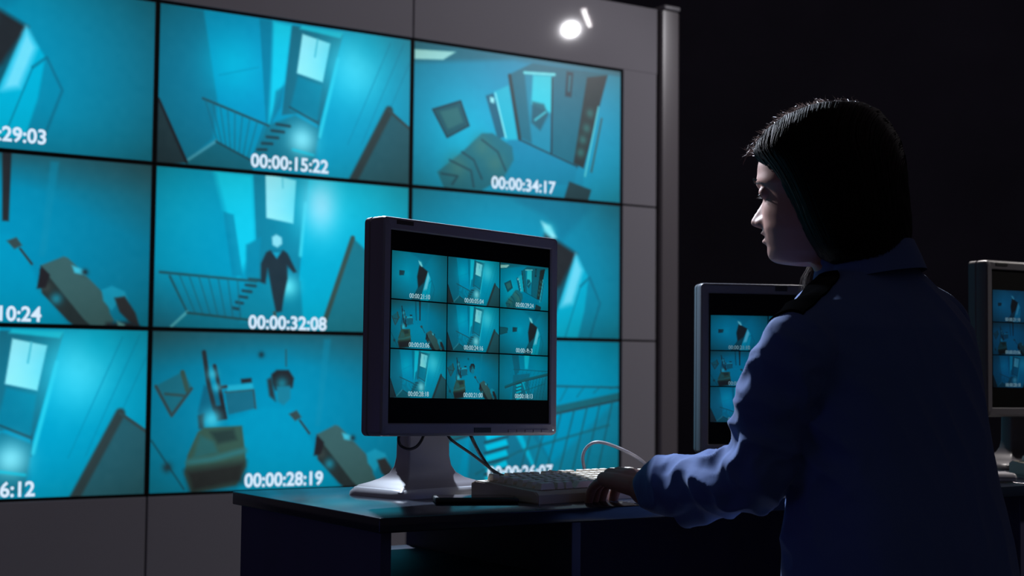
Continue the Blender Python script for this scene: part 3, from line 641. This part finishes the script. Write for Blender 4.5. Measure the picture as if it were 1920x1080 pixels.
def nose(y, s):
    h = np.interp(y, [366, 374, 388, 398, 405, 413, 419, 424, 427], [0, 3, 13, 20, 25, 28, 24.5, 12, 0])
    wd = np.interp(y, [366, 388, 405, 416, 427], [.0065, .0072, .0092, .0115, .011])
    v = h*math.exp(-(s/wd)**2)
    v += np.interp(y, [402, 410, 419, 425], [0, 7, 7, 0])*math.exp(-((abs(s)-.0135)/.005)**2)      # wings of the nose
    v -= 8*math.exp(-((abs(s)-.032)/.013)**2-((y-360)/14)**2)                                        # eye sockets
    v += 2*math.exp(-((abs(s)-.034)/.018)**2-((y-395)/16)**2)                                        # cheeks
    m = math.exp(-(s/.0175)**2.6 if s > 0 else -(-s/.0175)**2.6)
    v += m*(8*math.exp(-((y-434.5)/3.6)**2)-3.6*math.exp(-((y-443)/2.0)**2)+9*math.exp(-((y-451)/4.6)**2)-1.5*math.exp(-((y-462)/4)**2))
    return v
bm = B(); rg = sect(face_rows, 190, 120, 2.15, nose); loft(bm, rg)
for sg in (1, -1):                                                        # eyelids, ears
    ell(bm, hp(1448, 361, .031*sg), (.0118, .0135, .0112), seg=20, rings=14)
    ell(bm, hp(1556, 372, .073*sg), (.017, .006, .030), Matrix.Rotation(radians(-10), 3, 'Y'))
# torso, arms and hands under the clothes
def tz(z):      # torso centre line in plan: leans forward with height
    return Vector((np.interp(z, [.5, .8, 1.0, 1.12], [.575, .558, .538, .515]), np.interp(z, [.5, .8, 1.0, 1.12], [2.16, 2.17, 2.19, 2.205]), z))
def torso(bm, prof, add=0, n=48, ex=2.4):
    rings = []
    for z, w_, d_, off in prof:
        c = tz(z)+fT*off; ring = []
        for k in range(n):
            a = 2*pi*k/n; ca, sa = cos(a), sin(a); cc = math.copysign(abs(ca)**(2/ex), ca); ss = math.copysign(abs(sa)**(2/ex), sa)
            ring.append(c+lT*((w_+add)*cc)+fT*((d_+add)*ss))
        rings.append(ring)
    loft(bm, rings)
tp = [(.50, .175, .115, 0), (.60, .178, .12, 0), (.70, .155, .105, 0), (.78, .142, .10, 0), (.86, .150, .108, .006), (.94, .165, .115, .012), (1.0, .175, .105, .005), (1.04, .165, .085, -.008), (1.075, .12, .065, -.012), (1.10, .07, .055, -.008), (1.13, .052, .05, 0)]
torso(bm, tp)
SL = Vector((.398, 2.058, .992)); EL = Vector((.345, 2.140, .812)); WL = Vector((.212, 2.345, .770))
SR = Vector((.662, 2.315, 1.028)); ER = Vector((.66, 2.50, .83)); WR = Vector((.56, 2.665, .785))
def arm(bm, S, E_, W_, k=1.0):
    pts = spline([S, S.lerp(E_, .5)+Vector((0, 0, .0)), E_, E_.lerp(W_, .4), W_], 6); n = len(pts)
    rad = [np.interp(i/(n-1), [0, .25, .5, .62, 1], [.034, .036, .034, .034, .026])*k for i in range(n)]; return pts, rad
for a in ((SL, EL, WL), (SR, ER, WR)): p, r = arm(bm, *a); tube(bm, p, r, 20)
def hand(bm, W_, fwd, side, up, curls, spread=1.0):
    """palm + five fingers; side points to the thumb"""
    fwd = fwd.normalized(); side = (side-fwd*side.dot(fwd)).normalized(); up = up.normalized()
    P = lambda f, s, u: W_+fwd*f+side*s+up*u
    nails = []
    tube(bm, [P(-.02, 0, 0), P(.02, .002, .004), P(.045, .004, .008)], [.026, .029, .031], 18, flat=.62, up=up)
    for j, s0 in enumerate((.030, .010, -.010, -.028)):     # index, middle, ring, little
        bx = (.086, .090, .085, .076)[j]; zz = (.010, .014, .012, .006)[j]
        tube(bm, [P(.012, s0*.45, .002), P(.05, s0*.82, zz*.8), P(bx, s0, zz)], [.016, .0145, .0118], 14)
        L_ = (.041, .045, .041, .032)[j], (.025, .028, .026, .020)[j], (.020, .022, .021, .018)[j]
        q = P(bx, s0, zz); ang = 0.0; pts = [q]; d0 = (fwd+side*(s0*1.6*spread)).normalized()
        for seg, c in zip(L_, curls[j]):
            ang += radians(c); d = d0*cos(ang)-up*sin(ang); q = q+d*seg; pts.append(q)
        pp = spline(pts, 5); m = len(pp)
        tube(bm, pp, [np.interp(i/(m-1), [0, .3, .5, .8, 1], [.0100, .0088, .0090, .0078, .0068])*(1 if j < 3 else .86) for i in range(m)], 14)
        nails.append((q, d, up))
    th = spline([P(.010, .020, -.004), P(.035, .040, -.010), P(.062, .050, -.018), P(.084, .048, -.026)], 5); m = len(th)
    tube(bm, th, [np.interp(i/(m-1), [0, .4, .7, 1], [.018, .0125, .0108, .0085]) for i in range(m)], 14)
    tube(bm, [P(.01, .008, -.002), P(.04, .026, -.004), P(.05, .032, -.006)], [.018, .016, .011], 14)
    return nails
LH = Vector((-.50, .86, .06))
nl = hand(bm, WL, LH, Vector((.9, .38, -.05)), Vector((.02, -.2, .97)), [(30, 30, 16), (34, 32, 16), (36, 32, 18), (32, 30, 16)])
hand(bm, WR, Vector((-.6, .78, .05)), Vector((-.78, -.6, 0)), Vector((0, 0, 1)), [(22, 20, 10), (22, 22, 12), (24, 22, 12), (26, 24, 12)])
bme = remesh(bm, .0021, 3, .5)
body = link('body', rel(bme), M['skin'], person)
print('BODY verts', len(bme.vertices))
# face details
for sg in (1, -1):
    bm = B(); ell(bm, hp(1451, 364, .031*sg), (.0100, .0108, .0100)); rel_ = obj('eye', bm, M['eye'], person, 60); rel_.location = -inv
    bm = B(); pts = [hp(1434+abs(k-3)*1.8, 366+.3*k, (.020+.0038*k)*sg) for k in range(7)]; tube(bm, spline(pts, 3), .0012, 6)
    for k in range(14):
        a = k/13; x0 = 1434+abs(a*6-3)*1.8; tube(bm, [hp(x0, 365.5+1.8*a, (.020+.0228*a)*sg), hp(x0-5, 371.5+1.5*a, (.020+.026*a)*sg)], [.0005, .0002], 4, ends=False)
    o = obj('eyelashes', bm, M['hair'], person, 60); o.location = -inv
    bm = B()
    for k in range(70):
        a = random.random(); s0 = .012+.036*a; x0 = 1421+np.interp(s0, [.01, .03, .05], [1, 3, 16])+random.uniform(-.5, .5); y0 = 341-4*sin(a*pi)+random.uniform(-2.2, 2.2)*(1-a*.6)
        tube(bm, [hp(x0-1.2, y0, s0*sg), hp(x0-.6+2.5*a, y0-1.5, (s0+.0055)*sg)], [.0006, .0003], 4, ends=False)
    o = obj('eyebrow', bm, M['hair'], person, 60); o.location = -inv
# ---- hair: a cap that follows the skull, with thousands of combed strands over it
hair_rows = [(1552, 194, 1570, 194, .012), (1512, 203, 1615, 198, .038), (1474, 220, 1644, 214, .057), (1446, 241, 1664, 240, .071), (1427, 264, 1680, 270, .080), (1419, 282, 1688, 300, .085), (1424, 295, 1692, 328, .088), (1440, 314, 1694, 358, .090),
    (1460, 344, 1696, 388, .092), (1480, 380, 1698, 415, .092), (1497, 420, 1698, 445, .091), (1518, 455, 1694, 476, .088), (1538, 484, 1686, 500, .080), (1565, 508, 1670, 512, .06)]
bm = B(); loft(bm, sect(hair_rows, 80, 96, 2.3)); hme = remesh(bm, .0035, 2)
def hn(p, q):
    l = p-HO; return .0016*sin(l.dot(hF)*620+noise.noise(l*30)*6)*.6
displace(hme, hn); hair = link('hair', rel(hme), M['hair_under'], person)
HR = np.array(hair_rows); yy = (HR[:, 1]+HR[:, 3])/2
def hw(x, y):
    xf = np.interp(y, HR[:, 1], HR[:, 0]); xb = np.interp(y, HR[:, 3], HR[:, 2]); w_ = np.interp(y, yy, HR[:, 4]); f = (x-xf)/(xb-xf)
    e = abs(2*f-1); return (w_*(1-min(1, e)**2.3)**(1/2.3)) if e < 1 else 0
TOPX = np.r_[HR[::-1, 0][-6:], HR[:, 2][:7]]; TOPY = np.r_[HR[::-1, 1][-6:], HR[:, 3][:7]]
bm = B()
def strand(pts, r0=.00055, r1=.0002):
    tube(bm, pts, np.linspace(r0, r1, len(pts)), 3, ends=False)
for i in range(2600):
    x0 = random.uniform(1421, 1690) if i % 3 else random.uniform(1421, 1560); g = (x0-1421)/270
    yt = float(np.interp(x0, TOPX, TOPY)); sg = 1 if random.random() < .8 else -1
    yend = random.uniform(455, 512); pts = []; lift = random.uniform(.0, .0022) if random.random() < .8 else random.uniform(.002, .0048); s_ = random.uniform(-.5, .5); ph = random.random()*6
    n = 15
    for k in range(n):
        t_ = k/(n-1); y = yt-1+(yend-yt)*(t_**1.35)
        xf = np.interp(y, HR[:, 1], HR[:, 0]); xb = np.interp(y, HR[:, 3], HR[:, 2]); xt = xf+(xb-xf)*(.03+.94*g)
        b_ = min(1, (y-yt)/70); x = x0*(1-b_)+xt*b_+s_*6*t_+1.2*sin(ph+t_*7)
        pts.append(hp(x, y, sg*(hw(x, y)+lift+.0008)))
    strand(pts)
o = obj('hair_strands', bm, M['hair'], hair, 60); o.location = -inv; bm = B()
for i in range(900):        # fly-away hairs along the parting and forehead, pale to carry the rim light
    x0 = random.uniform(1412, 1610) if i % 4 == 0 else random.uniform(1414, 1550); yt = float(np.interp(max(x0, 1420), TOPX, TOPY)); dx = random.uniform(-16, 8); h = random.uniform(1, 6) if i % 5 else random.uniform(5, 13)
    strand([hp(x0+8, yt+6, random.uniform(-.01, .02)), hp(x0+dx*.5, yt-h*.7, random.uniform(-.01, .02)), hp(x0+dx, yt-h+random.uniform(-2, 6), random.uniform(-.015, .025))], .0003, .00012)
for i in range(12):
    y0 = random.uniform(266, 292); strand([hp(1432, y0, random.uniform(-.02, .03)), hp(1414, y0-2, random.uniform(-.02, .03)), hp(1404, y0+random.uniform(-6, 8), .01), hp(random.uniform(1390, 1402), y0+random.uniform(-4, 16), .01)], .00028, .0001)
o = obj('stray_hairs', bm, M['hair_rim_lit'], hair, 60); o.location = -inv; bm = B()
for i in range(420):        # the far lock that hangs down beside the throat
    x0 = random.uniform(1494, 1540); s0 = random.uniform(-.075, -.05); w_ = random.uniform(-8, 8)
    strand([hp(1530+random.uniform(-10, 10), 440, s0), hp(x0+8, 485, s0-.004), hp(x0-2+w_, 515, s0-.002+random.uniform(-.004, .004)), hp(x0-4+w_*1.4, random.uniform(530, 562), s0+random.uniform(-.008, .008))], .0005, .0002)
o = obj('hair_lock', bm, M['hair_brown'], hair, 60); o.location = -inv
# ---- shirt
def folds(p, q):
    v = 0.0
    # torso: long soft drags, arm: tighter diagonal creases
    dl = (p+inv); n1 = noise.noise(Vector((dl.x*7, dl.y*7, dl.z*3.2))); v += .007*n1
    n2 = noise.noise(Vector((dl.x*16+dl.z*9, dl.y*16, dl.z*7))); v += .0050*(1-abs(n2)*3.0)*.6
    a = dl-EL; k = math.exp(-(a.length/.12)**2); n3 = noise.noise(Vector((dl.x*24, dl.y*18, dl.z*22))); v += .009*k*(1-abs(n3)*3)
    c_ = dl-WL; k = math.exp(-(c_.length/.10)**2); n4 = noise.noise(Vector((dl.x*28, dl.y*12+3, dl.z*20))); v += .008*k*(1-abs(n4)*3)
    b_ = dl-(SL*.6+EL*.4); k = math.exp(-(b_.length/.11)**2); n5 = noise.noise(Vector((dl.x*16+dl.z*14, dl.y*14+2, dl.z*20))); v += .008*k*(1-abs(n5)*3)
    return v
bm = B()
sp = [(.575, .170, .130, .0), (.60, .183, .140, 0), (.66, .186, .142, 0), (.72, .184, .136, 0), (.78, .172, .126, 0), (.84, .170, .124, .004), (.92, .180, .128, .010), (.98, .188, .122, .008), (1.02, .185, .105, -.004), (1.055, .155, .086, -.010), (1.085, .105, .070, -.012), (1.105, .076, .064, -.008), (1.125, .066, .06, 0)]
torso(bm, sp)
for S, E_, W_ in ((SL, EL, WL), (SR, ER, WR)):
    W2 = E_.lerp(W_, .82); mid = S.lerp(E_, .5)+Vector((.0, .0, 0)) if S is SL else S.lerp(E_, .5)
    pts = spline([S, mid, E_+Vector((.0, -.004, -.004)), E_.lerp(W_, .45)+Vector((0, 0, -.006)), W2], 8); n = len(pts)
    tube(bm, pts, [np.interp(i/(n-1), [0, .12, .3, .5, .62, .85, .93, 1], [.050, .053, .052, .051, .050, .044, .044, .038]) for i in range(n)], 28, ends=True)
    kz = 0 if S is SL else .012
    tube(bm, [tz(1.10), tz(1.08).lerp(S, .5)+Vector((0, 0, kz)), S], [.050, .046, .050], 24)
    tube(bm, [E_.lerp(W_, .10)+Vector((0, 0, -.012)), E_.lerp(W_, .40)+Vector((0, 0, -.030)), E_.lerp(W_, .60)+Vector((0, 0, -.052))], [.045, .034, .014], 20)
    d = (W_-E_).normalized(); tube(bm, [W2-d*.045, W2-d*.01], [.043, .042], 28)
sme = remesh(bm, .0036, 5, .5); rel(sme); displace(sme, folds)
shirt = link('shirt', sme, M['shirt'], person); print('SHIRT verts', len(sme.vertices))
# collar: a stand collar with a folded leaf, tilted with the neck
bm = B(); rings = []
def cring(f, b, w_, y_in=0):
    ring = []
    for k in range(40):
        a = 2*pi*k/40; q = (cos(a)+1)/2; ring.append(hp(b[0]+(f[0]-b[0])*q, b[1]+(f[1]-b[1])*q, w_*sin(a)))
    return ring
for f, b, w_ in (((1534, 542), (1726, 506), .084), ((1538, 522), (1716, 480), .078), ((1551, 506), (1704, 453), .070), ((1555, 504), (1700, 451), .067), ((1552, 510), (1694, 468), .064), ((1548, 545), (1690, 520), .066)): rings.append(cring(f, b, w_))
loft(bm, rings, cap=False); o = obj('collar', bm, M['shirt'], shirt, 50); o.location = -inv
# epaulette on the near shoulder: a flat strap with slide and button, running from the collar to the sleeve head
def strap(bm, pts, wid, thick, side):
    P_ = spline(pts, 6); rings = []
    for i, p in enumerate(P_):
        t_ = (P_[min(i+1, len(P_)-1)]-P_[max(i-1, 0)]).normalized(); s_ = (side-t_*side.dot(t_)).normalized(); n_ = t_.cross(s_)
        if n_.z < 0: n_ = -n_
        rings.append([p-s_*wid/2-n_*thick/2, p+s_*wid/2-n_*thick/2, p+s_*wid/2+n_*thick/2, p-s_*wid/2+n_*thick/2])
    loft(bm, rings)
from mathutils.bvhtree import BVHTree
sb = BVHTree.FromPolygons([v.co.copy() for v in sme.vertices], [tuple(p.vertices) for p in sme.polygons])
e0 = tz(1.09)+lT*.088; e1 = SL+lT*.030; rings = []; ed = (e1-e0); ed.z = 0; el = ed.length; ed.normalize(); es = Vector((-ed.y, ed.x, 0))
for k in range(22):
    f_ = k/21; wv = .052*(1 if f_ > .12 else .55+.45*f_/.12); base = e0+ed*(el*f_); top = []; bot = []
    for q in range(9):
        p = base+es*(wv*(q/8-.5)); h = sb.ray_cast(Vector((p.x, p.y, 1.4))-inv, Vector((0, 0, -1)))[0]
        z = (h+inv).z if h else p.z
        top.append(Vector((p.x, p.y, z+.004))); bot.append(Vector((p.x, p.y, z-.004)))
    rings.append(top+bot[::-1])
bm = B(); loft(bm, rings)
eo = obj('epaulette', bm, M['epau'], shirt, 50); eo.location = -inv
# ---- trousers, shoes
bm = B(); HP = tz(.56)
torso(bm, [(.47, .17, .13, 0), (.53, .182, .14, 0), (.60, .18, .135, 0), (.64, .165, .12, 0)])
for sg in (1, -1):
    hip = HP+lT*(.092*sg)+Vector((0, 0, .004)); kn = hip+fT*.44+lT*(.04*sg)+Vector((0, 0, -.035)); an = kn+fT*-.02+Vector((0, 0, -.42))
    tube(bm, spline([hip, hip.lerp(kn, .5)+Vector((0, 0, .008)), kn], 8), [np.interp(i/16, [0, .5, 1], [.085, .08, .062]) for i in range(17)], 24)
    tube(bm, spline([kn, kn.lerp(an, .4), an], 8), [np.interp(i/16, [0, .4, 1], [.062, .058, .045]) for i in range(17)], 20)
    b2 = B(); d = an+Vector((0, 0, -.028)); tube(b2, [d-fT*.04+Vector((0, 0, -.002)), d+fT*.05+Vector((0, 0, -.012)), d+fT*.14+Vector((0, 0, -.026))], [.034, .034, .026], 18)
    for v in b2.verts: v.co.z = max(v.co.z, .004)
    o = obj('shoe', b2, M['shoe'], person, 60); o.location = -inv
tme = remesh(bm, .006, 4); rel(tme); displace(tme, lambda p, q: .004*noise.noise(Vector((p.x*18, p.y*18, p.z*10)))); link('trousers', tme, M['trouser'], person)
# ------------------------------------------------------------------ her chair
cc = tz(.5); t = thing('office_chair', 'black swivel stool under the seated woman', 'chair', (cc.x, cc.y, 0), math.atan2(fT.y, fT.x)-pi/2)
bm = B(); box(bm, (0, .06, .435), (.44, .44, .07), None, .03); obj('seat', bm, M['seat'], t, 50)
bm = B(); tube(bm, [(0, .06, .07), (0, .06, .41)], .025, 16, ends=False); obj('column', bm, M['black'], t, 50)
for k in range(5):
    a = 2*pi*k/5; bm = B(); tube(bm, [(0, .06, .085), (.27*cos(a), .06+.27*sin(a), .065)], [.022, .014], 10); lg = obj('leg', bm, M['black'], t, 50)
    bm = B(); ell(bm, (.27*cos(a), .06+.27*sin(a), .026), (.026, .026, .026)); obj('caster', bm, M['black'], lg, 50)
